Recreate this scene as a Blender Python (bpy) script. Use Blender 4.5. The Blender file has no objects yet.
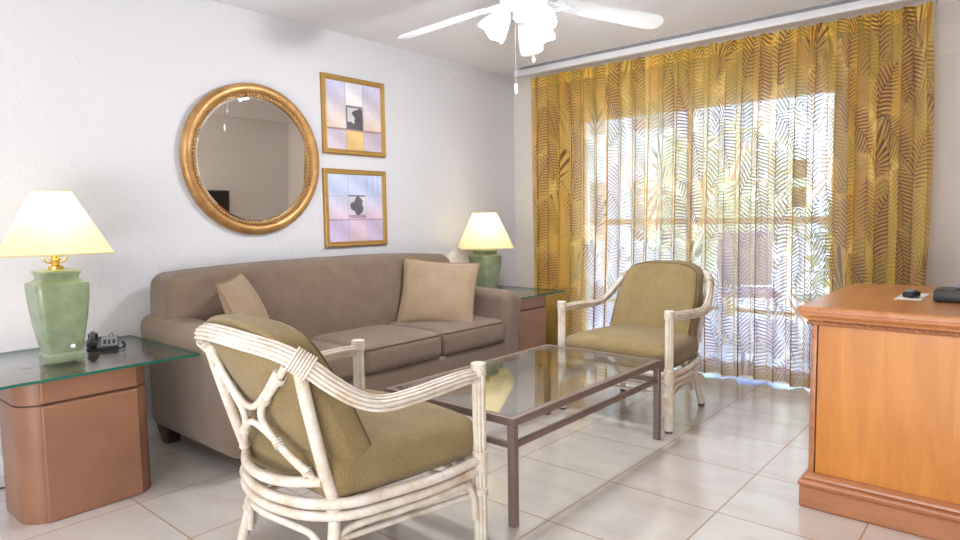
import bpy, bmesh, math, random
from mathutils import Vector, Matrix
random.seed(7)
PI = math.pi
scene = bpy.context.scene
COL = scene.collection

# ------------------------------------------------------------------ camera
CAM_H = 1.128
F_PX, PITCH, ROLL, YAW = 641.2, 0.0802, -0.0161, 0.7135
def camera_matrix():
    cp, sp = math.cos(PITCH), math.sin(PITCH)
    cr, sr = math.cos(ROLL), math.sin(ROLL)
    Rx = Matrix(((1, 0, 0), (0, cp, -sp), (0, sp, cp)))
    Rz = Matrix(((cr, -sr, 0), (sr, cr, 0), (0, 0, 1)))
    M = Rz @ Rx                                    # level frame (right, down, forward) -> camera
    cy, sy = math.cos(YAW), math.sin(YAW)
    Wm = Matrix(((cy, sy, 0), (0, 0, -1), (-sy, cy, 0)))   # world -> level
    A = M @ Wm
    r, d, f = A[0], A[1], A[2]
    return Matrix(((r[0], -d[0], -f[0]), (r[1], -d[1], -f[1]), (r[2], -d[2], -f[2])))
cam_data = bpy.data.cameras.new('camera')
cam = bpy.data.objects.new('camera', cam_data); COL.objects.link(cam)
cam.matrix_world = Matrix.Translation((0, 0, CAM_H)) @ camera_matrix().to_4x4()
cam_data.sensor_width = 36.0
cam_data.lens = 36.0 * F_PX / 960.0
cam_data.clip_start = 0.02
scene.camera = cam

# ------------------------------------------------------------------ world, sun, large lights, exposure
world = bpy.data.worlds.new('sky'); scene.world = world; world.use_nodes = True
bg = world.node_tree.nodes['Background']
bg.inputs[0].default_value = (0.58, 0.79, 1.0, 1); bg.inputs[1].default_value = 4.0

def light(name, kind, loc, power, color=(1, 1, 1), rot=None, **kw):
    d = bpy.data.lights.new(name, kind); d.energy = power; d.color = color
    for k, v in kw.items(): setattr(d, k, v)
    o = bpy.data.objects.new(name, d); COL.objects.link(o); o.location = loc
    if rot: o.rotation_euler = rot
    return o
light('sun', 'SUN', (-2, 9, 6), 3.0, (1, .96, .88), rot=(math.radians(42), 0, math.radians(200)), angle=.02)
light('overhead_fill_right', 'AREA', (0.9, -1.0, 2.3), 10, (1, .97, .93), rot=(math.radians(22), 0, math.radians(30)), shape='RECTANGLE', size=2.4, size_y=1.8)  # added fill light behind the camera, no fixture modelled there
light('overhead_fill_left', 'AREA', (-2.4, -1.2, 2.3), 12, (.97, .98, 1), rot=(math.radians(20), 0, 0), shape='RECTANGLE', size=1.6, size_y=1.2)  # second added overhead fill, out of view on the left
light('rear_wall_fill', 'AREA', (-.6, -2.3, 1.35), 34, (.95, .97, 1), rot=(math.radians(92), 0, 0), shape='RECTANGLE', size=4.6, size_y=1.9)  # added soft fill in front of the rear wall, which has no window
light('rear_up_fill', 'AREA', (-.4, -1.2, .5), 78, (1, .99, .98), rot=Vector((-.8, 1.5, 2.6)).to_track_quat('-Z', 'Y').to_euler(), shape='RECTANGLE', size=2.2, size_y=1.2)  # unseen fill added to brighten the ceiling from below
light('daylight_portal', 'AREA', (-1.88, 4.62, 0.98), 1, (1, 1, 1), rot=(math.radians(-90), 0, 0), shape='RECTANGLE', size=1.9, size_y=1.95)
bpy.data.lights['daylight_portal'].cycles.is_portal = True

vs = scene.view_settings
vs.view_transform = 'Standard'; vs.look = 'None'; vs.gamma = 1; vs.use_curve_mapping = False
vs.exposure = 0.32
scene.cycles.max_bounces = 14
scene.cycles.transparent_max_bounces = 24
scene.cycles.sample_clamp_indirect = 6

# ------------------------------------------------------------------ materials
def srgb(r, g, b):
    f = lambda c: ((c / 255 + .055) / 1.055) ** 2.4 if c / 255 > .04045 else c / 255 / 12.92
    return (f(r), f(g), f(b), 1)
class NT:
    def __init__(s, name):
        s.m = bpy.data.materials.new(name); s.m.use_nodes = True
        s.t = s.m.node_tree; s.b = s.t.nodes['Principled BSDF']; s.out = s.t.nodes['Material Output']
    def n(s, kind, **kw):
        o = s.t.nodes.new(kind)
        for k, v in kw.items(): setattr(o, k, v)
        return o
    def l(s, a, b): s.t.links.new(a, b)
    def math(s, op, a, b=None, c=None):
        o = s.n('ShaderNodeMath', operation=op)
        for i, v in enumerate((a, b, c)):
            if v is None: continue
            if isinstance(v, (int, float)): o.inputs[i].default_value = v
            else: s.l(v, o.inputs[i])
        return o.outputs[0]
    def mix(s, fac, a, b):
        o = s.n('ShaderNodeMix', data_type='RGBA')
        for i, v in ((0, fac), (6, a), (7, b)):
            if isinstance(v, (int, float)): o.inputs[i].default_value = v
            elif isinstance(v, tuple): o.inputs[i].default_value = v
            else: s.l(v, o.inputs[i])
        return o.outputs[2]
    def ramp(s, fac, stops, interp='LINEAR'):
        o = s.n('ShaderNodeValToRGB'); o.color_ramp.interpolation = interp
        e = o.color_ramp.elements
        while len(e) < len(stops): e.new(.5)
        for i, (p, c) in enumerate(stops): e[i].position = p; e[i].color = c
        s.l(fac, o.inputs[0]); return o.outputs[0]
    def noise(s, scale, detail=3, rough=.5, coord='Object', vec=None):
        o = s.n('ShaderNodeTexNoise'); o.inputs['Scale'].default_value = scale
        o.inputs['Detail'].default_value = detail; o.inputs['Roughness'].default_value = rough
        if vec is None: vec = s.co(coord)
        s.l(vec, o.inputs['Vector']); return o.outputs['Fac']
    def co(s, coord='Object'):
        if not hasattr(s, '_tc'): s._tc = s.n('ShaderNodeTexCoord')
        return s._tc.outputs[coord]
    def mapped(s, scale=(1, 1, 1), rot=(0, 0, 0), coord='Object'):
        o = s.n('ShaderNodeMapping'); o.inputs['Scale'].default_value = scale; o.inputs['Rotation'].default_value = rot
        s.l(s.co(coord), o.inputs['Vector']); return o.outputs[0]
    def bump(s, h, strength=.3, dist=.01, target=None):
        o = s.n('ShaderNodeBump'); o.inputs['Strength'].default_value = strength; o.inputs['Distance'].default_value = dist
        s.l(h, o.inputs['Height']); s.l(o.outputs[0], (target or s.b).inputs['Normal']); return o
    def set(s, color=None, rough=None, metal=None, **kw):
        if color is not None:
            if isinstance(color, tuple): s.b.inputs['Base Color'].default_value = color
            else: s.l(color, s.b.inputs['Base Color'])
        if rough is not None: s.b.inputs['Roughness'].default_value = rough
        if metal is not None: s.b.inputs['Metallic'].default_value = metal
        for k, v in kw.items(): s.b.inputs[k].default_value = v
        return s

def plain(name, c, rough=.5, metal=0, var=0.0, scale=30, bump=0, bscale=200, **kw):
    t = NT(name); col = srgb(*c)
    if var:
        n = t.noise(scale, 3)
        d = tuple(x * (1 - var) for x in col[:3]) + (1,); u = tuple(min(1, x * (1 + var)) for x in col[:3]) + (1,)
        t.set(t.mix(n, d, u), rough, metal, **kw)
    else: t.set(col, rough, metal, **kw)
    if bump: t.bump(t.noise(bscale, 2), bump, .003)
    return t.m

def wall_mat(name, c, bs=.5, bd=.012, scale=26):
    t = NT(name); t.set(srgb(*c), .9)
    n1 = t.noise(scale, 5, .65); r = t.ramp(n1, [(.42, (0, 0, 0, 1)), (.62, (1, 1, 1, 1))])
    n2 = t.noise(scale * 5, 3, .6)
    t.bump(t.math('ADD', r, t.math('MULTIPLY', n2, .5)), bs, bd); return t.m
MAT = {}
MAT['wall'] = wall_mat('knockdown_plaster', (210, 211, 217), .36, .006, 34)
MAT['wall_smooth'] = wall_mat('painted_plaster', (214, 207, 201), .15, .004, 30)
def ceiling_mat():
    t = NT('popcorn_ceiling'); n = t.noise(95, 4, .75)
    t.set(t.mix(n, srgb(224, 223, 228), srgb(250, 250, 253)), .95)
    t.bump(t.ramp(n, [(.4, (0, 0, 0, 1)), (.6, (1, 1, 1, 1))]), .5, .007); return t.m
MAT['ceiling'] = ceiling_mat()
MAT['white_trim'] = plain('white_trim_paint', (226, 226, 230), .45)

def tile_mat():
    t = NT('ceramic_floor_tile')
    T = .4585
    sep = t.n('ShaderNodeSeparateXYZ'); t.l(t.co('Object'), sep.inputs[0])
    X0, Y0 = 1.181 * 1.128, 2.0945 * 1.128
    def axis(v, o):
        a = t.math('DIVIDE', t.math('ADD', v, o + 100 * T), T)
        fr = t.math('FRACT', a); fl = t.math('FLOOR', a)
        d = t.math('MINIMUM', fr, t.math('SUBTRACT', 1.0, fr)); return d, fl
    dx, ix = axis(sep.outputs[0], X0); dy, iy = axis(sep.outputs[1], -Y0)
    d = t.math('MINIMUM', dx, dy)
    grout = t.math('LESS_THAN', d, .0062)
    cmb = t.n('ShaderNodeCombineXYZ'); t.l(ix, cmb.inputs[0]); t.l(iy, cmb.inputs[1])
    wn = t.n('ShaderNodeTexWhiteNoise', noise_dimensions='3D'); t.l(cmb.outputs[0], wn.inputs['Vector'])
    off = t.n('ShaderNodeVectorMath', operation='MULTIPLY_ADD')
    t.l(wn.outputs['Color'], off.inputs[0]); off.inputs[1].default_value = (7, 7, 0); t.l(t.mapped((1, 2.4, 1)), off.inputs[2])
    n = t.noise(3.2, 7, .62, vec=off.outputs[0])
    n2 = t.noise(60, 3, .6)
    c = t.ramp(n, [(.28, srgb(190, 183, 176)), (.5, srgb(200, 194, 188)), (.72, srgb(208, 203, 197))])
    c = t.mix(t.math('MULTIPLY', n2, .16), c, srgb(176, 165, 155))
    c = t.mix(t.math('MULTIPLY', wn.outputs['Value'], .07), c, srgb(190, 175, 160))
    c = t.mix(grout, c, srgb(150, 118, 92))
    t.set(c, .25); t.b.inputs['Coat Weight'].default_value = 1; t.b.inputs['Coat IOR'].default_value = 1.7; t.b.inputs['Coat Roughness'].default_value = .13
    r = t.math('ADD', t.math('MULTIPLY', n2, .12), .17)
    t.l(t.math('ADD', r, t.math('MULTIPLY', grout, .5)), t.b.inputs['Roughness'])
    b = t.n('ShaderNodeBump'); b.inputs['Strength'].default_value = .5; b.inputs['Distance'].default_value = .002
    t.l(t.math('SUBTRACT', t.math('MULTIPLY', n2, .15), grout), b.inputs['Height']); t.l(b.outputs[0], t.b.inputs['Normal'])
    return t.m
MAT['tile'] = tile_mat()

def fabric(name, c1, c2, scale=500, bump=.35, mott=9):
    t = NT(name)
    n = t.noise(scale, 2, .7); m = t.noise(mott, 3, .6)
    k = t.math('ADD', t.math('MULTIPLY', n, .7), t.math('MULTIPLY', m, .3))
    t.set(t.ramp(k, [(.34, srgb(*c1)), (.66, srgb(*c2))]), .95)
    t.b.inputs['Sheen Weight'].default_value = .15
    w1 = t.n('ShaderNodeTexWave', bands_direction='X'); w1.inputs['Scale'].default_value = scale * .35; t.l(t.co('Object'), w1.inputs['Vector'])
    w2 = t.n('ShaderNodeTexWave', bands_direction='Z'); w2.inputs['Scale'].default_value = scale * .35; t.l(t.co('Object'), w2.inputs['Vector'])
    t.bump(t.math('ADD', n, t.math('ADD', w1.outputs['Fac'], w2.outputs['Fac'])), bump, .0015); return t.m
MAT['sofa'] = fabric('taupe_sofa_fabric', (100, 83, 69), (128, 109, 93), 330)
MAT['olive'] = fabric('olive_tweed', (112, 94, 60), (150, 130, 90), 260)
MAT['tan'] = fabric('tan_pillow_fabric', (134, 113, 90), (168, 145, 119), 330)
MAT['piping'] = plain('olive_piping', (98, 82, 50), .9)
MAT['sofa_seam'] = plain('taupe_welt', (92, 74, 64), .9)
MAT['tan_piping'] = plain('tan_welt', (136, 112, 86), .9)

def wood(name, c1, c2, rot=(0, 0, 0), scale=(1, 1, 1), rough=.35, fine=1.0):
    t = NT(name)
    v = t.mapped(scale, rot)
    w = t.n('ShaderNodeTexNoise'); w.inputs['Scale'].default_value = 3.0 * fine; w.inputs['Detail'].default_value = 6; w.inputs['Distortion'].default_value = 1.4; t.l(v, w.inputs['Vector'])
    g = t.n('ShaderNodeTexNoise'); g.inputs['Scale'].default_value = 40 * fine; g.inputs['Detail'].default_value = 3; t.l(v, g.inputs['Vector'])
    k = t.math('ADD', t.math('MULTIPLY', w.outputs['Fac'], .7), t.math('MULTIPLY', g.outputs['Fac'], .3))
    t.set(t.ramp(k, [(.33, srgb(*c1)), (.67, srgb(*c2))]), rough)
    t.b.inputs['Coat Weight'].default_value = .25; t.b.inputs['Coat Roughness'].default_value = .2
    return t.m
MAT['honey'] = wood('honey_wood_panel', (188, 114, 30), (210, 138, 46), scale=(5, 5, .5), rough=.4)
MAT['oak_top'] = wood('honey_wood_top', (176, 112, 64), (200, 136, 84), scale=(5, .7, 5), rough=.28)
MAT['oak_mold'] = wood('reddish_wood_moulding', (154, 98, 62), (184, 124, 84), scale=(.7, 6, 6), rough=.35)
MAT['dark_wood'] = wood('dark_foot_wood', (48, 28, 20), (80, 48, 34), rough=.4)
def laminate():
    t = NT('brown_laminate')
    n = t.noise(700, 2); m = t.noise(5, 2)
    t.set(t.ramp(t.math('ADD', t.math('MULTIPLY', n, .6), t.math('MULTIPLY', m, .4)), [(.3, srgb(122, 84, 62)), (.7, srgb(148, 106, 82))]), .38)
    t.bump(n, .1, .0006); return t.m
MAT['laminate'] = laminate()
MAT['groove'] = plain('dark_groove', (70, 40, 28), .8)

def rattan():
    t = NT('whitewashed_rattan')
    n = t.noise(14, 4, .7); s = t.noise(120, 3, .6)
    c = t.ramp(n, [(.40, srgb(222, 217, 210)), (.58, srgb(208, 196, 180)), (.76, srgb(176, 148, 116))])
    c = t.mix(t.math('MULTIPLY', s, .25), c, srgb(196, 176, 150))
    t.set(c, .42); t.bump(s, .25, .002); return t.m
MAT['rattan'] = rattan()
MAT['rattan_wrap'] = plain('rattan_binding', (214, 204, 190), .5, var=.12, scale=60, bump=.3)
def gold():
    t = NT('antique_gold'); n = t.noise(8, 4, .6)
    t.set(t.ramp(n, [(.3, srgb(148, 106, 58)), (.55, srgb(178, 138, 86)), (.8, srgb(206, 170, 116))]), .4, .5)
    t.bump(t.noise(160, 3), .1, .001); return t.m
MAT['gold'] = gold()
MAT['gold_flat'] = plain('gold_paint', (168, 132, 70), .45, .35, var=.15, scale=20)
MAT['bead'] = plain('bronze_beads', (196, 164, 118), .3, .8)
MAT['mirror'] = plain('mirror_silver', (226, 222, 214), .015, 1)
MAT['table_metal'] = plain('taupe_powder_coat', (122, 106, 98), .42, .25, var=.06, scale=40)
MAT['brass'] = plain('polished_brass', (226, 190, 96), .2, 1)
MAT['black'] = plain('black_plastic', (30, 32, 38), .35)
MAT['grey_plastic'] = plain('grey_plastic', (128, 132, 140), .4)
MAT['dark_screen'] = plain('black_screen', (16, 17, 20), .12)
MAT['paper'] = plain('white_card', (226, 224, 216), .6)
MAT['rubber'] = plain('grey_rubber_foot', (92, 86, 82), .8)
MAT['fan_white'] = plain('white_fan_enamel', (236, 240, 244), .35)
MAT['white_metal'] = plain('white_aluminium', (226, 232, 238), .35, .1)

def celadon():
    t = NT('sage_green_ceramic'); n = t.noise(14, 4, .6)
    t.set(t.ramp(n, [(.3, srgb(116, 130, 100)), (.7, srgb(142, 156, 126))]), .3); t.b.inputs['Coat Weight'].default_value = .3
    t.bump(t.noise(40, 3), .08, .003); return t.m
MAT['celadon'] = celadon()

def clear_glass(name, tint=(1, 1, 1, 1), refl=1.0):
    t = NT(name); t.t.nodes.remove(t.b)
    tr = t.n('ShaderNodeBsdfTransparent'); tr.inputs[0].default_value = tint
    gl = t.n('ShaderNodeBsdfGlossy'); gl.inputs['Roughness'].default_value = .01; gl.inputs['Color'].default_value = (1, 1, 1, 1)
    fr = t.n('ShaderNodeFresnel'); fr.inputs[0].default_value = 1.5
    mx = t.n('ShaderNodeMixShader'); t.l(t.math('MULTIPLY', fr.outputs[0], refl), mx.inputs[0])
    t.l(tr.outputs[0], mx.inputs[1]); t.l(gl.outputs[0], mx.inputs[2]); t.l(mx.outputs[0], t.out.inputs[0]); return t.m
MAT['glass'] = clear_glass('table_glass', (.975, .992, .985, 1), .75)
MAT['pane'] = clear_glass('window_glass', (.97, .99, 1, 1), .6)
MAT['glass_edge'] = plain('green_glass_edge', (30, 96, 80), .15, 0)
def shade_mat(name, c, tr=.7):
    t = NT(name); t.t.nodes.remove(t.b)
    d = t.n('ShaderNodeBsdfDiffuse'); d.inputs[0].default_value = srgb(*c)
    x = t.n('ShaderNodeBsdfTranslucent'); x.inputs[0].default_value = srgb(*c)
    mx = t.n('ShaderNodeMixShader'); mx.inputs[0].default_value = tr
    t.l(d.outputs[0], mx.inputs[1]); t.l(x.outputs[0], mx.inputs[2]); t.l(mx.outputs[0], t.out.inputs[0]); return t.m
MAT['shade'] = shade_mat('cream_lamp_shade', (252, 244, 206), .6)
MAT['shade_trim'] = plain('shade_binding', (206, 190, 140), .8)
MAT['tulip'] = shade_mat('frosted_glass_shade', (250, 251, 255), .7)
def emit(name, c, s):
    t = NT(name); t.set((0, 0, 0, 1)); t.b.inputs['Emission Color'].default_value = c; t.b.inputs['Emission Strength'].default_value = s; return t.m
MAT['bulb'] = emit('lit_bulb', (1, .84, .58, 1), 14)
MAT['fan_bulb'] = emit('lit_fan_bulb', (1, .97, .93, 1), 10)

def curtain_mat():
    t = NT('palm_print_sheer_curtain'); t.t.nodes.remove(t.b)
    uv = t.co('UV')
    def layer(scale, off, per, ang0, angw, L, W, thr, rnd=.5, fans=2.0):
        mp = t.n('ShaderNodeMapping'); mp.inputs['Location'].default_value = off; t.l(uv, mp.inputs['Vector'])
        vo = t.n('ShaderNodeTexVoronoi', voronoi_dimensions='2D'); vo.inputs['Scale'].default_value = scale; vo.inputs['Randomness'].default_value = rnd
        t.l(mp.outputs[0], vo.inputs['Vector'])
        sub = t.n('ShaderNodeVectorMath', operation='SUBTRACT'); t.l(mp.outputs[0], sub.inputs[0]); t.l(vo.outputs['Position'], sub.inputs[1])
        sc = t.n('ShaderNodeSeparateColor'); t.l(vo.outputs['Color'], sc.inputs[0])
        r, g, b = sc.outputs
        ang = t.math('ADD', t.math('MULTIPLY', t.math('SUBTRACT', r, .5), angw), ang0)
        vr = t.n('ShaderNodeVectorRotate', rotation_type='Z_AXIS'); t.l(sub.outputs[0], vr.inputs['Vector']); t.l(ang, vr.inputs['Angle'])
        s = t.n('ShaderNodeSeparateXYZ'); t.l(vr.outputs[0], s.inputs[0])
        # the spine bows sideways along the frond
        bow = t.math('MULTIPLY', t.math('MULTIPLY', s.outputs[1], s.outputs[1]), t.math('MULTIPLY', t.math('SUBTRACT', b, .5), 3.0))
        ax = t.math('ABSOLUTE', t.math('ADD', s.outputs[0], bow))
        y = s.outputs[1]
        k = t.math('DIVIDE', t.math('ADD', y, L * .5), L)                     # 0 at the foot, 1 at the tip
        kc = t.math('MINIMUM', t.math('MAXIMUM', k, 0.0), 1.0)
        w = t.math('MULTIPLY', t.math('POWER', t.math('SINE', t.math('MULTIPLY', kc, PI)), .6), W)
        rel = t.math('DIVIDE', ax, t.math('MAXIMUM', w, .004))
        slant = t.math('SUBTRACT', t.math('SUBTRACT', y, t.math('MULTIPLY', ax, .75)), t.math('MULTIPLY', t.math('MULTIPLY', ax, ax), -2.0))
        st = t.math('SINE', t.math('MULTIPLY', slant, 2 * PI / per))
        th = t.math('ARCTAN2', s.outputs[0], t.math('ADD', y, L * .45))
        fan = t.math('GREATER_THAN', g, fans)
        st2 = t.math('SINE', t.math('MULTIPLY', th, 30))
        st = t.math('ADD', t.math('MULTIPLY', st, t.math('SUBTRACT', 1.0, fan)), t.math('MULTIPLY', st2, fan))
        lim = t.math('ADD', thr, t.math('MULTIPLY', t.math('POWER', t.math('MINIMUM', rel, 2.0), 2.5), .9))   # leaflets taper to points
        m = t.n('ShaderNodeMapRange'); m.interpolation_type = 'SMOOTHSTEP'
        t.l(t.math('SUBTRACT', st, lim), m.inputs[0]); m.inputs[1].default_value = -.25; m.inputs[2].default_value = .25
        spine = t.math('MULTIPLY', t.math('LESS_THAN', ax, .0028), t.math('LESS_THAN', rel, 1.0))
        return t.math('MAXIMUM', m.outputs[0], spine), b, t.math('LESS_THAN', rel, 1.05)
    base = srgb(250, 206, 84)
    c = base; ink = None
    for (args, cols, dens) in (
        ((3.4, (0, 0, 0), .030, .35, 1.2, .60, .26, -.1, .5, .8), (srgb(255, 226, 130), srgb(196, 150, 50)), .8),
        ((2.9, (5.3, 1.7, 0), .026, PI + .2, 1.0, .48, .15, -.05, .45, .75), (srgb(150, 136, 26), srgb(196, 142, 30)), .9),
        ((2.7, (2.1, 7.9, 0), .026, .15, 1.1, .42, .125, .0, .4, .85), (srgb(100, 46, 14), srgb(118, 106, 16)), .9),
        ((2.5, (8.4, 3.3, 0), .024, PI - .3, .9, .38, .115, .0, .4, 2.0), (srgb(92, 40, 12), srgb(132, 118, 20)), .9)):
        m, b, ins = layer(*args)
        cc = t.mix(t.math('GREATER_THAN', b, .5), cols[0], cols[1])
        if ink is not None:      # a frond on top clears most of what is printed under it
            c = t.mix(t.math('MULTIPLY', ins, .55), c, base); ink = t.math('MULTIPLY', ink, t.math('SUBTRACT', 1.0, t.math('MULTIPLY', ins, .55)))
        c = t.mix(t.math('MULTIPLY', m, dens), c, cc)
        w_ = t.math('MULTIPLY', m, .35 if ink is None else 1.0)
        ink = w_ if ink is None else t.math('MAXIMUM', ink, w_)
    sepuv = t.n('ShaderNodeSeparateXYZ'); t.l(uv, sepuv.inputs[0])
    hem = t.math('LESS_THAN', sepuv.outputs[1], .10)
    head = t.math('GREATER_THAN', sepuv.outputs[1], 2.19)
    thick = t.math('MAXIMUM', hem, head)
    c = t.mix(t.math('MULTIPLY', hem, .55), c, srgb(134, 84, 24))
    d = t.n('ShaderNodeBsdfDiffuse'); x = t.n('ShaderNodeBsdfTranslucent')
    t.l(c, d.inputs[0]); t.l(t.mix(.55, c, srgb(246, 232, 238)), x.inputs[0])
    mx = t.n('ShaderNodeMixShader'); mx.inputs[0].default_value = .34; t.l(d.outputs[0], mx.inputs[1]); t.l(x.outputs[0], mx.inputs[2])
    tr = t.n('ShaderNodeBsdfTransparent'); tr.inputs[0].default_value = (1, .98, .95, 1)
    T = t.math('MULTIPLY', t.math('SUBTRACT', 1.0, t.math('MULTIPLY', ink, .82)), .37)
    T = t.math('MULTIPLY', T, t.math('SUBTRACT', 1.0, t.math('MULTIPLY', thick, .85)))
    m2_ = t.n('ShaderNodeMixShader'); t.l(T, m2_.inputs[0]); t.l(mx.outputs[0], m2_.inputs[1]); t.l(tr.outputs[0], m2_.inputs[2])
    t.l(m2_.outputs[0], t.out.inputs[0]); return t.m
MAT['curtain'] = curtain_mat()
def art_mat():
    t = NT('painted_canvas'); a = t.n('ShaderNodeVertexColor'); a.layer_name = 'paint'
    n = t.noise(60, 5, .7)
    t.set(t.mix(t.math('MULTIPLY', n, .25), a.outputs[0], srgb(150, 140, 150)), .5); return t.m
MAT['art'] = art_mat()
MAT['leafy'] = plain('outdoor_foliage', (170, 194, 168), .8, var=.25, scale=6, bump=.5, bscale=20)
MAT['pale_green'] = plain('outdoor_pale_foliage', (206, 214, 196), .8, var=.2, scale=6)
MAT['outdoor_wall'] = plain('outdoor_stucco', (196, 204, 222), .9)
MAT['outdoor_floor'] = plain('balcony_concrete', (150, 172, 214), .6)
MAT['bark'] = plain('tree_bark', (140, 120, 100), .9, var=.2)
MAT['blue_fabric'] = plain('blue_outdoor_fabric', (120, 130, 190), .8)
MAT['teal'] = plain('teal_outdoor_fabric', (90, 160, 165), .8)

# ------------------------------------------------------------------ mesh helpers
def new_obj(name, bm, mats, parent=None, smooth=True, loc=None, rot=None):
    bmesh.ops.recalc_face_normals(bm, faces=bm.faces)
    me = bpy.data.meshes.new(name); bm.to_mesh(me); bm.free()
    if not isinstance(mats, (list, tuple)): mats = [mats]
    for m in mats: me.materials.append(MAT[m] if isinstance(m, str) else m)
    if smooth:
        for p in me.polygons: p.use_smooth = True
        try: me.set_sharp_from_angle(angle=math.radians(38))
        except Exception: pass
    o = bpy.data.objects.new(name, me); COL.objects.link(o)
    if parent: o.parent = parent
    if loc: o.location = loc
    if rot: o.rotation_euler = rot
    return o
def thing(name, label, cat, loc=(0, 0, 0), rotz=0, group=None):
    o = bpy.data.objects.new(name, None); COL.objects.link(o); o.empty_display_size = .1
    o.location = loc; o.rotation_euler = (0, 0, rotz); return tag(o, label, cat, group)
def tag(o, label, cat, group=None):
    o['label'] = label; o['category'] = cat
    if group: o['group'] = group
    return o
def struct(o): o['kind'] = 'structure'; return o
def bm_new(): return bmesh.new()
def box(bm, c, s, bevel=0, seg=2, mi=0, rot=None):
    r = bmesh.ops.create_cube(bm, size=1); vs_ = r['verts']
    for v in vs_: v.co = Vector((v.co.x * s[0], v.co.y * s[1], v.co.z * s[2]))
    fs = set(f for v in vs_ for f in v.link_faces)
    if bevel:
        es = set(e for v in vs_ for e in v.link_edges)
        g = bmesh.ops.bevel(bm, geom=list(es), offset=bevel, segments=seg, affect='EDGES', profile=.6)
        vs_ = set(v for f in g['faces'] for v in f.verts) | set(v for v in vs_ if v.is_valid)
        fs = set(f for v in vs_ for f in v.link_faces)
        vs_ = set(v for f in fs for v in f.verts)
    for v in vs_:
        if rot: v.co = rot @ v.co
        v.co += Vector(c)
    for f in fs: f.material_index = mi
    return list(vs_)
def box2(bm, a, b, bevel=0, seg=2, mi=0):
    return box(bm, [(a[i] + b[i]) / 2 for i in range(3)], [abs(b[i] - a[i]) for i in range(3)], bevel, seg, mi)
def axis_pts(h, r, n_in=8, n_arc=4):
    pts = []
    for i in range(n_arc): pts.append(-h + r - r * math.tan(PI / 4 * (n_arc - i) / n_arc))
    for i in range(n_in + 1): pts.append(-(h - r) + 2 * (h - r) * i / n_in)
    for i in range(1, n_arc + 1): pts.append(h - r + r * math.tan(PI / 4 * i / n_arc))
    return pts
def rbox(bm, c, s, r, fn=None, n=8, mi=0):
    """soft rounded box; fn(Vector in unit coords -1..1, Vector pos) -> pos deforms it before placing"""
    h = [x / 2 for x in s]; r = min(r, min(h) * .999)
    ax = [axis_pts(h[i], r, n) for i in range(3)]
    vm = {}
    def V(p):
        k = (round(p[0], 6), round(p[1], 6), round(p[2], 6))
        if k in vm: return vm[k]
        inn = Vector([max(-(h[i] - r), min(h[i] - r, p[i])) for i in range(3)])
        d = Vector(p) - inn
        q = inn + (d.normalized() * r if d.length > 1e-9 else d)
        if fn: q = fn(Vector([q[i] / h[i] for i in range(3)]), q)
        vm[k] = bm.verts.new(q + Vector(c)); return vm[k]
    for a in range(3):
        u, w = [i for i in range(3) if i != a]
        for sgn in (-1, 1):
            for i in range(len(ax[u]) - 1):
                for j in range(len(ax[w]) - 1):
                    ps = []
                    for (ii, jj) in ((i, j), (i + 1, j), (i + 1, j + 1), (i, j + 1)):
                        p = [0, 0, 0]; p[a] = sgn * h[a]; p[u] = ax[u][ii]; p[w] = ax[w][jj]; ps.append(V(p))
                    if len(set(ps)) == 4:
                        try: f = bm.faces.new(ps); f.material_index = mi
                        except ValueError: pass
    return list(vm.values())
def catmull(P, n=8, closed=False):
    P = [Vector(p) for p in P]; out = []
    m = len(P)
    rng = range(m) if closed else range(m - 1)
    for i in rng:
        p0 = P[(i - 1) % m] if closed or i > 0 else P[0] * 2 - P[1]
        p1 = P[i]; p2 = P[(i + 1) % m]
        p3 = P[(i + 2) % m] if closed or i + 2 < m else P[-1] * 2 - P[-2]
        for k in range(n):
            t = k / n
            out.append(.5 * ((2 * p1) + (-p0 + p2) * t + (2 * p0 - 5 * p1 + 4 * p2 - p3) * t * t + (-p0 + 3 * p1 - 3 * p2 + p3) * t ** 3))
    if not closed: out.append(P[-1])
    return out
def frames(path, up=Vector((0, 0, 1))):
    fr = []; last = None
    for i, p in enumerate(path):
        t = (path[min(i + 1, len(path) - 1)] - path[max(i - 1, 0)]).normalized()
        if last is None:
            n = up - t * up.dot(t)
            if n.length < 1e-3: n = Vector((1, 0, 0)) - t * t.x
            n.normalize()
        else:
            n = last - t * last.dot(t); n.normalize()
        b = t.cross(n); fr.append((t, n, b)); last = n
    return fr
def tube(bm, path, r, seg=10, closed=False, caps=True, mi=0, up=Vector((0, 0, 1)), off=(0, 0), fr=None, flute=0, nfl=8):
    path = [Vector(p) for p in path]; fr = fr or frames(path, up)
    rings = []
    for i, p in enumerate(path):
        rr = r(i / (len(path) - 1)) if callable(r) else r
        t, n, b = fr[i]; c = p + n * off[0] + b * off[1]
        rings.append([bm.verts.new(c + (n * math.cos(a) + b * math.sin(a)) * rr * (1 + (flute * abs(math.sin(nfl * a / 2)) - flute if flute else 0))) for a in [2 * PI * k / seg for k in range(seg)]])
    m = len(rings)
    for i in range(m if closed else m - 1):
        A, B = rings[i], rings[(i + 1) % m]
        for k in range(seg):
            f = bm.faces.new((A[k], A[(k + 1) % seg], B[(k + 1) % seg], B[k])); f.material_index = mi
    if caps and not closed:
        for R_ in (rings[0], rings[-1]):
            f = bm.faces.new(R_); f.material_index = mi
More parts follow.
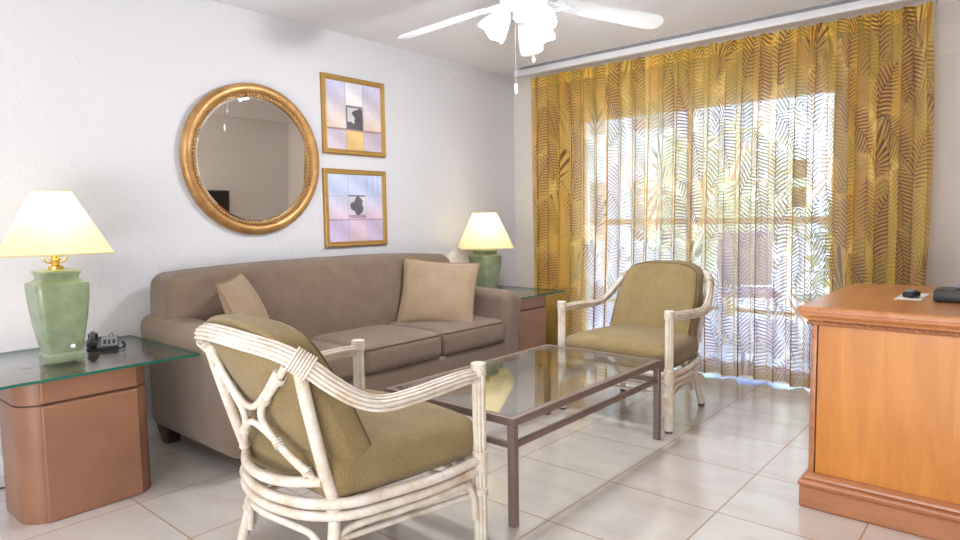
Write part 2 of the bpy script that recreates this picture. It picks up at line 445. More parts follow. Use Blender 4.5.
def lathe(bm, prof, c=(0, 0, 0), seg=24, mi=0, axis='Z', square=0, caps=True):
    """prof: list of (radius, z)"""
    rings = []
    for (r, z) in prof:
        ring = []
        for k in range(seg):
            a = 2 * PI * (k + .5) / seg
            if square:      # superellipse cross-section
                ca, sa = math.cos(a), math.sin(a); e = 2 / square
                x = math.copysign(abs(ca) ** e, ca) * r; y = math.copysign(abs(sa) ** e, sa) * r
            else: x, y = math.cos(a) * r, math.sin(a) * r
            p = (x, y, z) if axis == 'Z' else ((z, x, y) if axis == 'X' else (x, z, y))
            ring.append(bm.verts.new(Vector(p) + Vector(c)))
        rings.append(ring)
    for A, B in zip(rings, rings[1:]):
        for k in range(seg):
            f = bm.faces.new((A[k], A[(k + 1) % seg], B[(k + 1) % seg], B[k])); f.material_index = mi
    if caps:
        for R_ in (rings[0], rings[-1]):
            f = bm.faces.new(R_); f.material_index = mi
def prism(bm, poly, z0, z1, mi=0, top=None):
    a = [bm.verts.new((x, y, z0)) for x, y in poly]; b = [bm.verts.new((x, y, z1)) for x, y in poly]
    n = len(poly)
    for i in range(n):
        f = bm.faces.new((a[i], a[(i + 1) % n], b[(i + 1) % n], b[i])); f.material_index = mi
    f = bm.faces.new(a[::-1]); f.material_index = mi if top is None else top
    f = bm.faces.new(b); f.material_index = mi if top is None else top
def rrect(x0, x1, y0, y1, r, n=8):
    out = []
    for cx, cy, a0 in ((x1 - r, y1 - r, 0), (x0 + r, y1 - r, 90), (x0 + r, y0 + r, 180), (x1 - r, y0 + r, 270)):
        for k in range(n + 1):
            a = math.radians(a0 + 90 * k / n); out.append((cx + r * math.cos(a), cy + r * math.sin(a)))
    return out
def slab(name, a, b, m, parent=None, bevel=0, **kw):
    bm = bm_new(); box2(bm, a, b, bevel); return new_obj(name, bm, m, parent, smooth=bool(bevel), **kw)

# ------------------------------------------------------------------ the room
XL, YB, ZC, XR = -3.51, 4.546, 2.357, .12
YP, XF, YR = 2.0, 2.8, -2.4          # where the right wall ends, far right and rear of the open room behind
struct(slab('floor', (XL - .12, YR - .12, -.1), (XF + .12, YB + .12, 0), 'tile'))
struct(slab('ceiling', (XL - .12, YR - .12, ZC), (XF + .12, YB + .12, ZC + .1), 'ceiling'))
struct(slab('wall_left', (XL - .12, YR - .12, 0), (XL, YB + .12, ZC), 'wall'))
WX0, WX1, WZ = -2.86, -.94, 1.945     # sliding door opening
bm = bm_new()
box2(bm, (XL, YB, 0), (WX0, YB + .12, ZC)); box2(bm, (WX1, YB, 0), (XR + .12, YB + .12, ZC)); box2(bm, (WX0, YB, WZ), (WX1, YB + .12, ZC))
struct(new_obj('wall_back', bm, 'wall_smooth', smooth=False))
bm = bm_new(); box2(bm, (XR, YP, 0), (XR + .12, YB, ZC)); box2(bm, (XR + .12, YP, 0), (XF, YP + .12, ZC))
struct(new_obj('wall_right', bm, 'wall_smooth', smooth=False))
struct(slab('wall_rear', (XL, YR - .12, 0), (XF, YR, ZC), 'wall_smooth'))
struct(slab('wall_far_right', (XF, YR - .12, 0), (XF + .12, YP + .12, ZC), 'wall_smooth'))
def baseboard(name, a, b): return struct(slab(name, a, b, 'white_trim', bevel=.004))
baseboard('baseboard_left', (XL, YR, 0), (XL + .014, YB, .09))
bm = bm_new(); box2(bm, (XL + .014, YB - .014, 0), (WX0 - .03, YB, .09), .004); box2(bm, (WX1 + .03, YB - .014, 0), (XR, YB, .09), .004)
struct(new_obj('baseboard_back', bm, 'white_trim'))
struct(slab('trim_1', (-.0, YP, 2.07), (XR, YB, ZC), 'wall_smooth'))      # dropped soffit along the right wall
baseboard('baseboard_right', (XR - .014, YP, 0), (XR, YB - .014, .09))
# sliding glass door
win = struct(bpy.data.objects.new('window_1', None)); COL.objects.link(win)
bm = bm_new()
for (a, b) in (((WX0, 4.58, .0), (WX0 + .05, 4.66, WZ)), ((WX1 - .05, 4.58, .0), (WX1, 4.66, WZ)), ((WX0, 4.58, WZ - .05), (WX1, 4.66, WZ)), ((WX0, 4.58, 0), (WX1, 4.66, .03))):
    box2(bm, a, b, .003)
for x in (-1.93,): box2(bm, (x - .02, 4.59, .03), (x + .02, 4.65, WZ - .05), .003)
struct(new_obj('window_frame', bm, 'white_metal', win))
struct(slab('window_pane', (WX0 + .05, 4.618, .03), (-1.95, 4.622, WZ - .05), 'pane', win))
struct(slab('window_pane', (-1.91, 4.618, .03), (WX1 - .05, 4.622, WZ - .05), 'pane', win))

for z0, z1 in ((1.36, 1.48), (1.17, 1.30)):
    struct(slab('window_vent', (-1.235, 4.608, z0), (-1.145, 4.617, z1), 'black', win))

# ------------------------------------------------------------------ curtain and its track
bm = bm_new()
box2(bm, (-3.34, 4.33, ZC - .058), (-.50, 4.39, ZC - .004), .006)
tr = new_obj('curtain_track', bm, 'white_trim'); tag(tr, 'white curtain track board along the ceiling above the palm curtain', 'curtain track')
slab('shadow_strip', (-3.26, 4.30, ZC - .012), (-.46, 4.33, ZC - .0005), 'grey_plastic', tr)  # grey strip stands in for the shadow line on the ceiling
bm = bm_new(); tube(bm, [(-.47, 4.40, ZC - .03), (-.455, 4.40, ZC - .06), (-.46, 4.41, ZC - .09)], .006, 8)
new_obj('end_bracket', bm, 'grey_plastic', tr)

def curtain():
    X0, X1 = -3.235, -.475
    npl = 25; NX = 900; NZ = 46
    bm = bm_new(); uvl = bm.loops.layers.uv.new('UVMap')
    rnd = random.Random(3)
    ph = [rnd.uniform(-.6, .6) for _ in range(npl + 3)]; am = [rnd.uniform(.65, 1.25) for _ in range(npl + 3)]
    sub = [rnd.uniform(-1, 1) for _ in range(npl + 3)]
    ztop = 2.288
    cols = []; us = []
    # arc length measured on the mid-height fold
    def pt(s, v):            # s 0..1 across, v 0..1 bottom..top
        k = s * npl; i = int(min(k, npl - 1)); fr = k - i
        w = fr * fr * (3 - 2 * fr)
        amp = am[i] * (1 - w) + am[i + 1] * w; p = ph[i] * (1 - w) + ph[i + 1] * w; q = sub[i] * (1 - w) + sub[i + 1] * w
        d = 1 - v
        a = 2 * PI * k + p * min(1, d * 2.2)
        top = max(0, (v - .93) / .07)
        depth = .046 * amp * (1 - .35 * top) * (.75 + .35 * d)
        y = math.sin(a) * depth
        y += .012 * q * d * math.sin(2 * a + 3 * q)
        x = X0 + (X1 - X0) * s + math.cos(a) * .026 * math.sin(a) + .014 * math.sin(7.3 * s + 2.2 * d) * d
        e = math.exp(-((s - 0) / .02) ** 2); x += e * .03 * min(1, d * 1.6)
        if s > .985: x += .035 * math.sin(PI * min(1, d * 1.15)) * (s - .985) / .015
        y -= .04 * d * d * max(0, math.sin(5 * s + .8))
        return x, 4.425 + y
    rows = []
    for j in range(NZ + 1):
        v = j / NZ; row = []
        for i in range(NX + 1):
            s = i / NX; x, y = pt(s, v)
            zb = .018 + .010 * math.sin(2 * PI * s * npl * .5 + 1) + .006 * math.sin(31 * s)
            zt = ztop - .008 * abs(math.sin(PI * s * npl)) 
            row.append(bm.verts.new((x, y, zb + (zt - zb) * v)))
        rows.append(row)
    u = [0]
    for i in range(NX):
        a, b = rows[NZ // 2][i].co, rows[NZ // 2][i + 1].co; u.append(u[-1] + math.hypot(b.x - a.x, b.y - a.y))
    for j in range(NZ):
        for i in range(NX):
            f = bm.faces.new((rows[j][i], rows[j][i + 1], rows[j + 1][i + 1], rows[j + 1][i]))
            for lp, (ii, jj) in zip(f.loops, ((i, j), (i + 1, j), (i + 1, j + 1), (i, j + 1))):
                lp[uvl].uv = (u[ii], jj / NZ * 2.27)
    o = new_obj('curtain', bm, 'curtain')
    return tag(o, 'floor-length golden sheer curtain with a palm leaf print, pleated across the sliding door', 'curtain')
curtain()

# ------------------------------------------------------------------ sofa
sofa = thing('sofa', 'long taupe fabric sofa against the white wall under the mirror and pictures', 'sofa', (-3.03, 2.365, 0))
SY0, SY1 = 1.33 - 2.365, 3.40 - 2.365
def sx(x): return x + 3.03
bm = bm_new(); rbox(bm, (sx(-3.0), 0, .205), (.80, SY1 - SY0 - .06, .235), .025)
new_obj('base', bm, 'sofa', sofa)
def lean(u, q):
    k = (u.z + 1) / 2
    x = q.x - .10 * k + .012 * math.sin(PI * k) * (1 if u.x > 0 else 0)
    z = q.z - .028 * abs(u.y) ** 3 * k
    y = q.y * (1 - .035 * k ** 6)
    return Vector((x + .03 * (1 - u.y ** 2) * (u.x > 0) * math.sin(PI * k), y, z))
bm = bm_new(); rbox(bm, (sx(-3.215), 0, .575), (.25, SY1 - SY0 - .01, .655), .055, lean, 12)
new_obj('backrest', bm, 'sofa', sofa)
def arm(side):
    def fn(u, q):
        z = (u.z + 1) / 2
        w = max(0, min(1, (z - .62) / .25)); w = w * w * (3 - 2 * w)
        y = q.y + side * .035 * w
        if side * u.y < 0: y = q.y + side * .012 * w
        zz = q.z + .02 * (-u.x) * z - .01 * max(0, side * u.y) * w
        return Vector((q.x, y, zz))
    bm = bm_new(); rbox(bm, (sx(-3.01), (SY0 + .085) if side < 0 else (SY1 - .085), .3725), (.86, .17, .575), .06, fn, 10)
    return new_obj('armrest', bm, 'sofa', sofa)
arm(-1); arm(1)
cw = (SY1 - SY0 - .31) / 3
for k in range(3):
    def puff(u, q):
        z = q.z + (.018 * (1 - u.x ** 2) * (1 - u.y ** 4) if u.z > 0 else 0)
        return Vector((q.x + (.012 * (1 - u.y ** 2) * (1 - u.z ** 2) if u.x > 0 else 0), q.y, z))
    yc = SY0 + .155 + cw * (k + .5)
    bm = bm_new(); rbox(bm, (sx(-2.87), yc, .395), (.56, cw - .004, .15), .04, puff)
    c = new_obj('seat_cushion', bm, 'sofa', sofa)
    hw = cw / 2 - .012
    for zz in (.452, .338):
        bm = bm_new(); tube(bm, [(sx(-2.615), yc - hw, zz), (sx(-2.594), yc - hw + .02, zz + .003), (sx(-2.590), yc, zz + .004), (sx(-2.594), yc + hw - .02, zz + .003), (sx(-2.615), yc + hw, zz)], .0045, 6)
        new_obj('welt', bm, 'sofa_seam', c)
for x in (-3.36, -2.66):
    for y in (SY0 + .07, SY1 - .07):
        yy = y if x < -3 else y * .86
        bm = bm_new(); lathe(bm, [(.036, 0), (.050, .10)], (sx(x), yy, 0), 16, square=6)
        new_obj('foot', bm, 'dark_wood', sofa)

def pillow(name, label, w, h, t, loc, mat, rx, rz, ry=0, group=None):
    bm = bm_new(); N = 22; front, back = [], []
    def P(i, j, s):
        u, v = -1 + 2 * i / N, -1 + 2 * j / N
        eu, ev = 1 - abs(u) ** 2.6, 1 - abs(v) ** 2.6
        th = t / 2 * (max(0, eu) * max(0, ev)) ** .55
        pin = 1 - .07 * (1 - v * v) * abs(u) ** 2
        pin2 = 1 - .07 * (1 - u * u) * abs(v) ** 2
        wr = .004 * math.sin(7 * u + 4 * v) * eu * ev
        return Vector((u * w / 2 * pin, s * th + wr, v * h / 2 * pin2))
    g = {}
    for s in (1, -1):
        for i in range(N + 1):
            for j in range(N + 1):
                edge = i in (0, N) or j in (0, N)
                k = (i, j, 0 if edge else s)
                if k not in g: g[k] = bm.verts.new(P(i, j, s))
        for i in range(N):
            for j in range(N):
                q = [g[(a, b, 0 if (a in (0, N) or b in (0, N)) else s)] for a, b in ((i, j), (i + 1, j), (i + 1, j + 1), (i, j + 1))]
                try: bm.faces.new(q if s > 0 else q[::-1])
                except ValueError: pass
    o = new_obj(name, bm, mat); o.location = loc
    o.rotation_euler = (rx, ry, rz)
    tag(o, label, 'pillow', group)
    bm = bm_new()
    loop = [P(i, 0, 0) for i in range(N)] + [P(N, j, 0) for j in range(N)] + [P(N - i, N, 0) for i in range(N)] + [P(0, N - j, 0) for j in range(N)]
    tube(bm, loop, .006, 6, closed=True)
    new_obj('piping', bm, 'tan_piping', o)
    return o
# local y of a pillow is its thickness; the sofa faces +X
pillow('throw_pillow', 'square tan throw pillow at the far right end of the sofa', .49, .45, .15, (-2.89, 2.925, .650), 'tan', math.radians(23), math.radians(-142), math.radians(-5))
pillow('throw_pillow', 'tan throw pillow leaning in the left corner of the sofa behind the near armchair', .37, .40, .13, (-3.02, 1.67, .665), 'tan', math.radians(22), math.radians(-46), math.radians(5))

# ------------------------------------------------------------------ rattan armchairs
def armchair(name, label, loc, rotz):
    root = thing(name, label, 'armchair', loc, rotz, None)
    R_ = .335
    # front posts: fluted bundles
    for s in (-1, 1):
        bm = bm_new()
        for k in range(8):
            a = 2 * PI * k / 8
            tube(bm, [(s * R_ + .0165 * math.cos(a), .0165 * math.sin(a), .012), (s * R_ + .0165 * math.cos(a), .0165 * math.sin(a), .617)], .0066, 8, up=Vector((1, 0, 0)))
        tube(bm, [(s * R_, 0, .012), (s * R_, 0, .617)], .0165, 10, up=Vector((1, 0, 0)))
        p = new_obj('front_leg', bm, 'rattan', root)
        for (z0, z1) in ((.600, .636), (.262, .330), (.185, .20)):
            bm = bm_new()
            n = int((z1 - z0) / .0075) + 1
            for i in range(n):
                z = z0 + (z1 - z0) * i / max(1, n - 1)
                circ = [(s * R_ + .0235 * math.cos(2 * PI * k / 16), .0235 * math.sin(2 * PI * k / 16), z) for k in range(16)]
                tube(bm, circ, .0042, 6, closed=True)
            if z0 == .600: lathe(bm, [(.0235, .60), (.0245, .63), (.022, .640), (.0, .642)], (s * R_, 0, 0), 16, caps=False)
            new_obj('binding', bm, 'rattan_wrap', p)
        bm = bm_new(); lathe(bm, [(.019, 0), (.021, .012)], (s * R_, 0, 0), 16); new_obj('foot_cap', bm, 'rubber', p)
    # arm and back ring
    half = [(.335, .0, .598), (.338, .08, .602), (.342, .19, .598), (.343, .31, .592), (.340, .42, .595), (.330, .50, .624), (.310, .575, .680), (.280, .635, .737), (.228, .685, .777), (.125, .732, .802), (0, .748, .812)]
    ringp = half + [(-x, y, z) for (x, y, z) in half[-2::-1]]
    path = catmull(ringp, 7)
    fr = []
    for i, p in enumerate(path):
        t_ = (path[min(i + 1, len(path) - 1)] - path[max(i - 1, 0)]).normalized()
        # the flat of the band looks outwards and a little up
        out = Vector((p.x, (p.y - .2) * (1 if p.y > .2 else .3), 0))
        out.normalize()
        n_ = out * .8 + Vector((0, 0, .6)); n_ = n_ - t_ * n_.dot(t_); n_.normalize()
        b_ = t_.cross(n_); fr.append((t_, n_, b_))
    bm = bm_new()
    for k in range(5):
        o_ = (k - 2) * .0108
        tube(bm, path, .0056, 8, fr=fr, off=(.010 - .0022 * (k - 2) ** 2, o_))
    for k in range(3):
        tube(bm, path, .0105, 8, fr=fr, off=(-.006, (k - 1) * .0135))
    new_obj('arm_rail', bm, 'rattan', root)
    ringpos = [min(range(len(path)), key=lambda i: (path[i] - Vector(q)).length) for q in ((.272, .645, .745), (-.272, .645, .745))]
    for ci in ringpos:
        bm = bm_new()
        for d in range(-3, 4):
            i = ci; t_, n_, b_ = fr[i]; c = path[i] + t_ * d * .009
            circ = [c + n_ * (.020 * math.cos(2 * PI * k / 16)) + b_ * (.034 * math.sin(2 * PI * k / 16)) for k in range(16)]
            tube(bm, circ, .0036, 6, closed=True)
        new_obj('rail_binding', bm, 'rattan_wrap', root)
    # rear legs
    for s in (-1, 1):
        bm = bm_new()
        pth = catmull([(s * .268, .650, .745), (s * .258, .62, .62), (s * .243, .565, .42), (s * .236, .53, .30), (s * .242, .54, .17), (s * .262, .575, .012)], 7)
        tube(bm, pth, lambda t_: .0185, 12, up=Vector((1, 0, 0)))
        leg = new_obj('rear_leg', bm, 'rattan', root)
        for z0 in (.285, .15):
            bm = bm_new()
            for i in range(5):
                z = z0 + i * .008
                pc = min(pth, key=lambda p: abs(p.z - z))
                circ = [(pc.x + .0205 * math.cos(2 * PI * k / 14), pc.y + .0205 * math.sin(2 * PI * k / 14), z) for k in range(14)]
                tube(bm, circ, .004, 6, closed=True)
            new_obj('binding', bm, 'rattan_wrap', leg)
        bm = bm_new(); lathe(bm, [(.018, 0), (.0195, .014)], (s * .262, .575, 0), 14); new_obj('foot_cap', bm, 'rubber', leg)
    # lattice of the back
    def Pb(x, z):     # point on the slanted back plane between the rear legs
        y = .53 + (z - .30) * .272 + .05 * (1 - (x / .26) ** 2)
        return (x, y, z)
    bm = bm_new()
    for s in (-1, 1):
        tube(bm, catmull([Pb(s * .225, .735), Pb(s * .16, .665), Pb(s * .085, .60), Pb(s * .055, .55), Pb(s * .075, .50), Pb(s * .135, .435), Pb(s * .205, .375)], 8), .0115, 10)
    tube(bm, catmull([Pb(-.19, .715), Pb(-.12, .645), Pb(-.05, .592), Pb(0, .577), Pb(.05, .592), Pb(.12, .645), Pb(.17, .70), Pb(.19, .74)], 8), .0105, 10)
    tube(bm, catmull([Pb(-.19, .40), Pb(-.12, .455), Pb(-.05, .508), Pb(0, .524), Pb(.05, .508), Pb(.12, .455), Pb(.19, .40)], 8), .0105, 10)
    lat = new_obj('back_lattice', bm, 'rattan', root)
    for s in (-1, 1):
        for (x, z) in ((.10, .615), (.10, .475), (.185, .395), (.19, .69)):
            bm = bm_new()
            for i in range(3):
                c = Vector(Pb(s * x, z)) + Vector((s * .006 * (i - 1), 0, .006 * (i - 1) * (1 if z > .55 else -1)))
                d = Vector((s * .75, 0, .65 if z > .55 else -.65)).normalized(); n_ = Vector((0, 1, 0)); b_ = d.cross(n_)
                circ = [c + n_ * (.0145 * math.cos(2 * PI * k / 12)) + b_ * (.0145 * math.sin(2 * PI * k / 12)) for k in range(12)]
                tube(bm, circ, .003, 6, closed=True)
            new_obj('lattice_binding', bm, 'rattan_wrap', lat)
    # bowed back rails and double seat rails all round
    bm = bm_new()
    tube(bm, catmull([(-.222, .555, .372), (-.12, .61, .362), (0, .63, .358), (.12, .61, .362), (.222, .555, .372)], 8), .0165, 12)
    new_obj('back_rail', bm, 'rattan', root)
    for (z, rr) in ((.303, .0165), (.266, .0150)):
        bm = bm_new()
        e = 0 if z > .28 else .004
        tube(bm, catmull([(-.335, .015, z), (-.335 + e, .20, z - .002), (-.305, .38, z), (-.275, .50, z + .002), (-.20, .578, z + .003), (-.10, .61, z), (0, .62, z - .002), (.10, .61, z), (.20, .578, z + .003), (.275, .50, z + .002), (.305, .38, z), (.335 - e, .20, z - .002), (.335, .015, z)], 8), rr, 12)
        new_obj('seat_rail', bm, 'rattan', root); bm = bm_new()
        tube(bm, catmull([(-.325, .0, z), (-.15, -.018, z), (0, -.022, z), (.15, -.018, z), (.325, 0, z)], 6), rr, 12)
        new_obj('seat_rail', bm, 'rattan', root)
    # arched braces below the rails
    def brace(P):
        bm = bm_new(); tube(bm, catmull(P, 8), .0115, 10); return new_obj('brace', bm, 'rattan', root)
    for s in (-1, 1):
        brace([(s * .335, .030, .10), (s * .335, .034, .17), (s * .335, .052, .215), (s * .335, .09, .235), (s * .325, .22, .234), (s * .300, .34, .230), (s * .262, .45, .222), (s * .235, .505, .20), (s * .222, .53, .15), (s * .226, .545, .10)])
    brace([(-.212, .560, .09), (-.205, .560, .16), (-.18, .572, .205), (-.12, .60, .226), (0, .622, .234), (.12, .60, .226), (.18, .572, .205), (.205, .560, .16), (.212, .560, .09)])
    brace([(-.308, .0, .09), (-.305, .0, .17), (-.285, 0, .21), (-.24, -.005, .232), (0, -.018, .238), (.24, -.005, .232), (.285, 0, .21), (.305, 0, .17), (.308, .0, .09)])
    for a_, b_ in (((-.328, .0, .195), (.328, .0, .195)), ((-.328, .02, .185), (-.235, .53, .185)), ((.328, .02, .185), (.235, .53, .185))):
        bm = bm_new(); tube(bm, [a_, b_], .0095, 10); new_obj('stretcher', bm, 'rattan', root)
    # cushions
    def seat(u, q):
        k = (u.y + 1) / 2                    # 0 front, 1 back
        wf = 1 - .22 * k ** 2
        z = q.z + (.022 * (1 - u.x ** 2) * (1 - (u.y * .9) ** 4) if u.z > 0 else 0)
        return Vector((q.x * wf, q.y - .012 * (1 - u.x ** 2) * (u.y < 0), z))
    bm = bm_new(); rbox(bm, (0, .268, .374), (.650, .585, .146), .058, seat, 10)
    sc = new_obj('seat_cushion', bm, 'olive', root)
    def back(u, q):
        k = (u.z + 1) / 2
        # upright slanting pad bent round the sitter, shoulders rounded off at the top
        tw = 1 - .13 * max(0, k - .45) ** 1.6 / .55 ** 1.6
        x = q.x * tw
        y = q.y + .205 * (k - .5) - .62 * x * x
        z = q.z - .055 * (abs(u.x) ** 4) * k ** 2
        y += (.018 * (1 - u.x ** 2) * (1 - u.z ** 2)) * (-1 if u.y < 0 else 1)
        return Vector((x, y, z))
    H3 = (.265, .062, .2375); rr = .040
    bm = bm_new(); rbox(bm, (0, .565, .612), (2 * H3[0], 2 * H3[1], 2 * H3[2]), rr, back, 12)
    bc = new_obj('back_cushion', bm, 'olive', root)
    for sg in (-1,):
        c45 = rr * .7071; hx_, hz_ = H3[0] - rr + c45, H3[2] - rr + c45; loop = []
        for (cx, cz, a0) in ((1, 1, 0), (-1, 1, 90), (-1, -1, 180), (1, -1, 270)):
            for k in range(5):
                a_ = math.radians(a0 + 22.5 * k)
                loop.append((cx * (hx_ - c45) + c45 * math.cos(a_), cz * (hz_ - c45) + c45 * math.sin(a_)))
        pts = []
        for k in range(len(loop)):
            p0, p1 = loop[k], loop[(k + 1) % len(loop)]
            L_ = math.hypot(p1[0] - p0[0], p1[1] - p0[1]); n_ = max(1, int(L_ / .02))
            for m_ in range(n_):
                x_ = p0[0] + (p1[0] - p0[0]) * m_ / n_; z_ = p0[1] + (p1[1] - p0[1]) * m_ / n_; y_ = sg * (H3[1] - rr + c45)
                pts.append(back(Vector((x_ / H3[0], y_ / H3[1], z_ / H3[2])), Vector((x_, y_, z_))) + Vector((0, .565, .612)))
        bm = bm_new(); tube(bm, pts, .0042, 6, closed=True); new_obj('piping', bm, 'piping', bc)
    return root
armchair('rattan_armchair', 'near white rattan armchair seen from behind with an olive cushion, beside the left end table', (-1.748, 1.625, 0), math.radians(178.5))
armchair('rattan_armchair', 'far white rattan armchair with olive cushions facing the camera in front of the curtain', (-1.735, 3.105, 0), math.radians(-1.5))

# ------------------------------------------------------------------ coffee table
TX0, TX1, TY0, TY1, TH = -2.09, -1.39, 1.775, 2.985, .407
ct = thing('coffee_table', 'low coffee table with a clear glass top and square taupe metal legs', 'coffee table', ((TX0 + TX1) / 2, (TY0 + TY1) / 2, 0))
hx, hy, b = (TX1 - TX0) / 2, (TY1 - TY0) / 2, .030
for sx_ in (-1, 1):
    for sy_ in (-1, 1):
        bm = bm_new(); box2(bm, (sx_ * hx, sy_ * hy, 0), (sx_ * (hx - b), sy_ * (hy - b), TH - .03), .003); new_obj('leg', bm, 'table_metal', ct)
bm = bm_new()
for s in (-1, 1):
    box2(bm, (s * hx, -hy, TH - .03), (s * (hx - b), hy, TH), .003); box2(bm, (-hx + b, s * hy, TH - .03), (hx - b, s * (hy - b), TH), .003)
for s in (-1, 1):   # rebate carrying the glass
    box2(bm, (s * (hx - b), -hy + b, TH - .022), (s * (hx - b - .012), hy - b, TH - .010)); box2(bm, (-hx + b, s * (hy - b), TH - .022), (hx - b, s * (hy - b - .012), TH - .010))
new_obj('top_frame', bm, 'table_metal', ct)
for s in (-1, 1):
    bm = bm_new(); box2(bm, (s * (hx - .005), -hy + b, .292), (s * (hx - .025), hy - b, .314), .002); new_obj('stretcher', bm, 'table_metal', ct)
    bm = bm_new(); box2(bm, (-hx + b, s * (hy - .005), .292), (hx - b, s * (hy - .025), .314), .002); new_obj('stretcher', bm, 'table_metal', ct)
bm = bm_new(); box2(bm, (-hx + b + .001, -hy + b + .001, TH - .0095), (hx - b - .001, hy - b - .001, TH - .0005)); new_obj('glass_top', bm, 'glass', ct, smooth=False)

# ------------------------------------------------------------------ glass end tables
def end_table(label, yc, y0, y1, xf=-2.755):
    root = thing('end_table', label, 'end table', (-2.99, yc, 0))
    x0, x1, w = -.16, .198, .238
    # plan: rounded block with V grooves near the corners
    def plan(x0, x1, y0, y1, r):
        base = rrect(x0, x1, y0, y1, r, 10); out = []
        return base
    bm = bm_new()
    prism(bm, rrect(x0, x1, -w, w, .095, 12), 0, .452)
    prism(bm, rrect(x0 + .003, x1 - .003, -w + .003, w - .003, .092, 12), .452, .458, mi=1)
    prism(bm, rrect(x0, x1, -w, w, .095, 12), .458, .545)
    body = new_obj('pedestal', bm, ['laminate', 'groove'], root)
    # raised panels of the wide faces, leaving the seams that show at each rounded end
    for (a, b_) in ((.001, .450), (.460, .545)):
        for s in (-1, 1):
            X = x1 if s > 0 else x0
            bm = bm_new(); box2(bm, (X - s * .015, -w + .070, a), (X + s * .010, w - .062, b_), .009, 4)
            new_obj('face_panel', bm, 'laminate', root)
    bm = bm_new(); box2(bm, (XL + 2.99 + .004, y0 - yc, .548), (xf + 2.99, y1 - yc, .559), 0)
    for f in bm.faces:
        f.material_index = 0 if abs(f.normal.z) > .5 else 1
    g = new_obj('glass_top', bm, ['glass', 'glass_edge'], root, smooth=False)
    for (x, y) in ((-.1, -.13), (-.1, .13), (.09, -.13), (.09, .13)):
        bm = bm_new(); lathe(bm, [(.011, .545), (.011, .548)], (x, y, 0), 12); new_obj('bumper', bm, 'rubber', root)
    return root
end_table('glass-topped end table with a rounded brown pedestal, under the lamp and telephone', .865, .30, 1.29)
end_table('glass-topped end table in the corner behind the far arm of the sofa', 3.80, 3.47, 4.20)

# ------------------------------------------------------------------ table lamps
def lamp(label, loc, power, rotz=0, bs=(.9, 1.0), sr=.192, sz=(.452, .268), tk=.335):
    root = thing('table_lamp', label, 'lamp', loc, 0)
    bm = bm_new()
    lathe(bm, [(.075, 0), (.079, .006), (.079, .030), (.070, .040), (.073, .047), (.084, .10), (.097, .18), (.106, .26), (.110, .318), (.108, .330), (.085, .338), (.074, .348), (.078, .366), (.086, .374), (.084, .381), (.05, .386)], (0, 0, 0), 64, square=9)
    for v in bm.verts: v.co = Vector((v.co.x * bs[0], v.co.y * bs[0], v.co.z * bs[1]))
    new_obj('ceramic_base', bm, 'celadon', root)
    bm = bm_new(); lathe(bm, [(.028, .386), (.028, .398), (.014, .404), (.012, .418), (.022, .425), (.014, .432), (.013, .47), (.018, .475), (.018, .52)], (0, 0, 0), 20)
    for s in (-1, 1):
        tube(bm, catmull([(0, s * .012, .412), (0, s * .035, .418), (0, s * .045, .44), (0, s * .030, .447), (0, s * .024, .437)], 6), .0035, 8)
        tube(bm, catmull([(s * .012, 0, .412), (s * .035, 0, .418), (s * .045, 0, .44), (s * .030, 0, .447), (s * .024, 0, .437)], 6), .0035, 8)
        tube(bm, catmull([(0, s * .018, .47), (0, s * .06, .52), (0, s * .05, .64), (0, 0, .715)], 6), .0022, 6)
    dz = sz[0] - .452
    for v in bm.verts: v.co.z = v.co.z + dz * min(1, max(0, (v.co.z - .386) / .05)) + (.386 * (bs[1] - 1)) * (1 - min(1, max(0, (v.co.z - .386) / .05)))
    new_obj('brass_fitting', bm, 'brass', root)
    # shade: square pyramid with soft corners
    bm = bm_new(); N = 64; z0_, z1_ = sz[0], sz[0] + sz[1]; tr_ = sr * tk
    srot = Matrix.Rotation(rotz, 3, 'Z')
    def sq(r, z):
        ring = []
        for k in range(N):
            a = 2 * PI * (k + .5) / N; ca, sa = math.cos(a), math.sin(a); e = 2 / 14
            ring.append(bm.verts.new(srot @ Vector((math.copysign(abs(ca) ** e, ca) * r, math.copysign(abs(sa) ** e, sa) * r, z))))
        return ring
    def skin(A, B):
        for k in range(N): bm.faces.new((A[k], A[(k + 1) % N], B[(k + 1) % N], B[k]))
    prof = [(sr - (sr - tr_) * i / 6, z0_ + sz[1] * i / 6) for i in range(7)]
    outer = [sq(r, z) for r, z in prof]
    for A, B in zip(outer, outer[1:]): skin(A, B)
    sh = new_obj('lamp_shade', bm, 'shade', root)
    for r, z in ((sr + .0005, z0_), (tr_ + .0005, z1_)):
        pts = []; bm = bm_new()
        for k in range(N):
            a = 2 * PI * (k + .5) / N; ca, sa = math.cos(a), math.sin(a); e = 2 / 14
            pts.append(srot @ Vector((math.copysign(abs(ca) ** e, ca) * r, math.copysign(abs(sa) ** e, sa) * r, z)))
        tube(bm, pts, .0026, 6, closed=True)
        new_obj('shade_trim', bm, 'shade_trim', sh)
    bm = bm_new(); lathe(bm, [(.008, .52), (.014, .54), (.028, .565), (.032, .59), (.026, .615), (.01, .63)], (0, 0, dz), 20)
    new_obj('bulb', bm, 'bulb', root)
    L = light('lamp_light', 'POINT', (0, 0, .60 + sz[0] - .452), power, (1, .84, .60), shadow_soft_size=.04); L.parent = root
    return root
lampl = lamp('green ceramic table lamp with a cream shade, standing beside the telephone', (-3.10, .865, .559), 5, math.radians(-9), sz=(.452, .258))
lampr = lamp('green ceramic table lamp, lit, in the far corner behind the sofa arm', (-3.20, 3.76, .559), 6, math.radians(-42), (.9, .86), .200, (.343, .268), .42)
bm = bm_new()
tube(bm, catmull([(.074, .015, .066), (.084, .02, .068), (.09, .025, .064)], 4), .004, 8); box(bm, (.082, .02, .066), (.006, .016, .016), .002)
new_obj('rotary_switch', bm, 'white_metal', lampl)

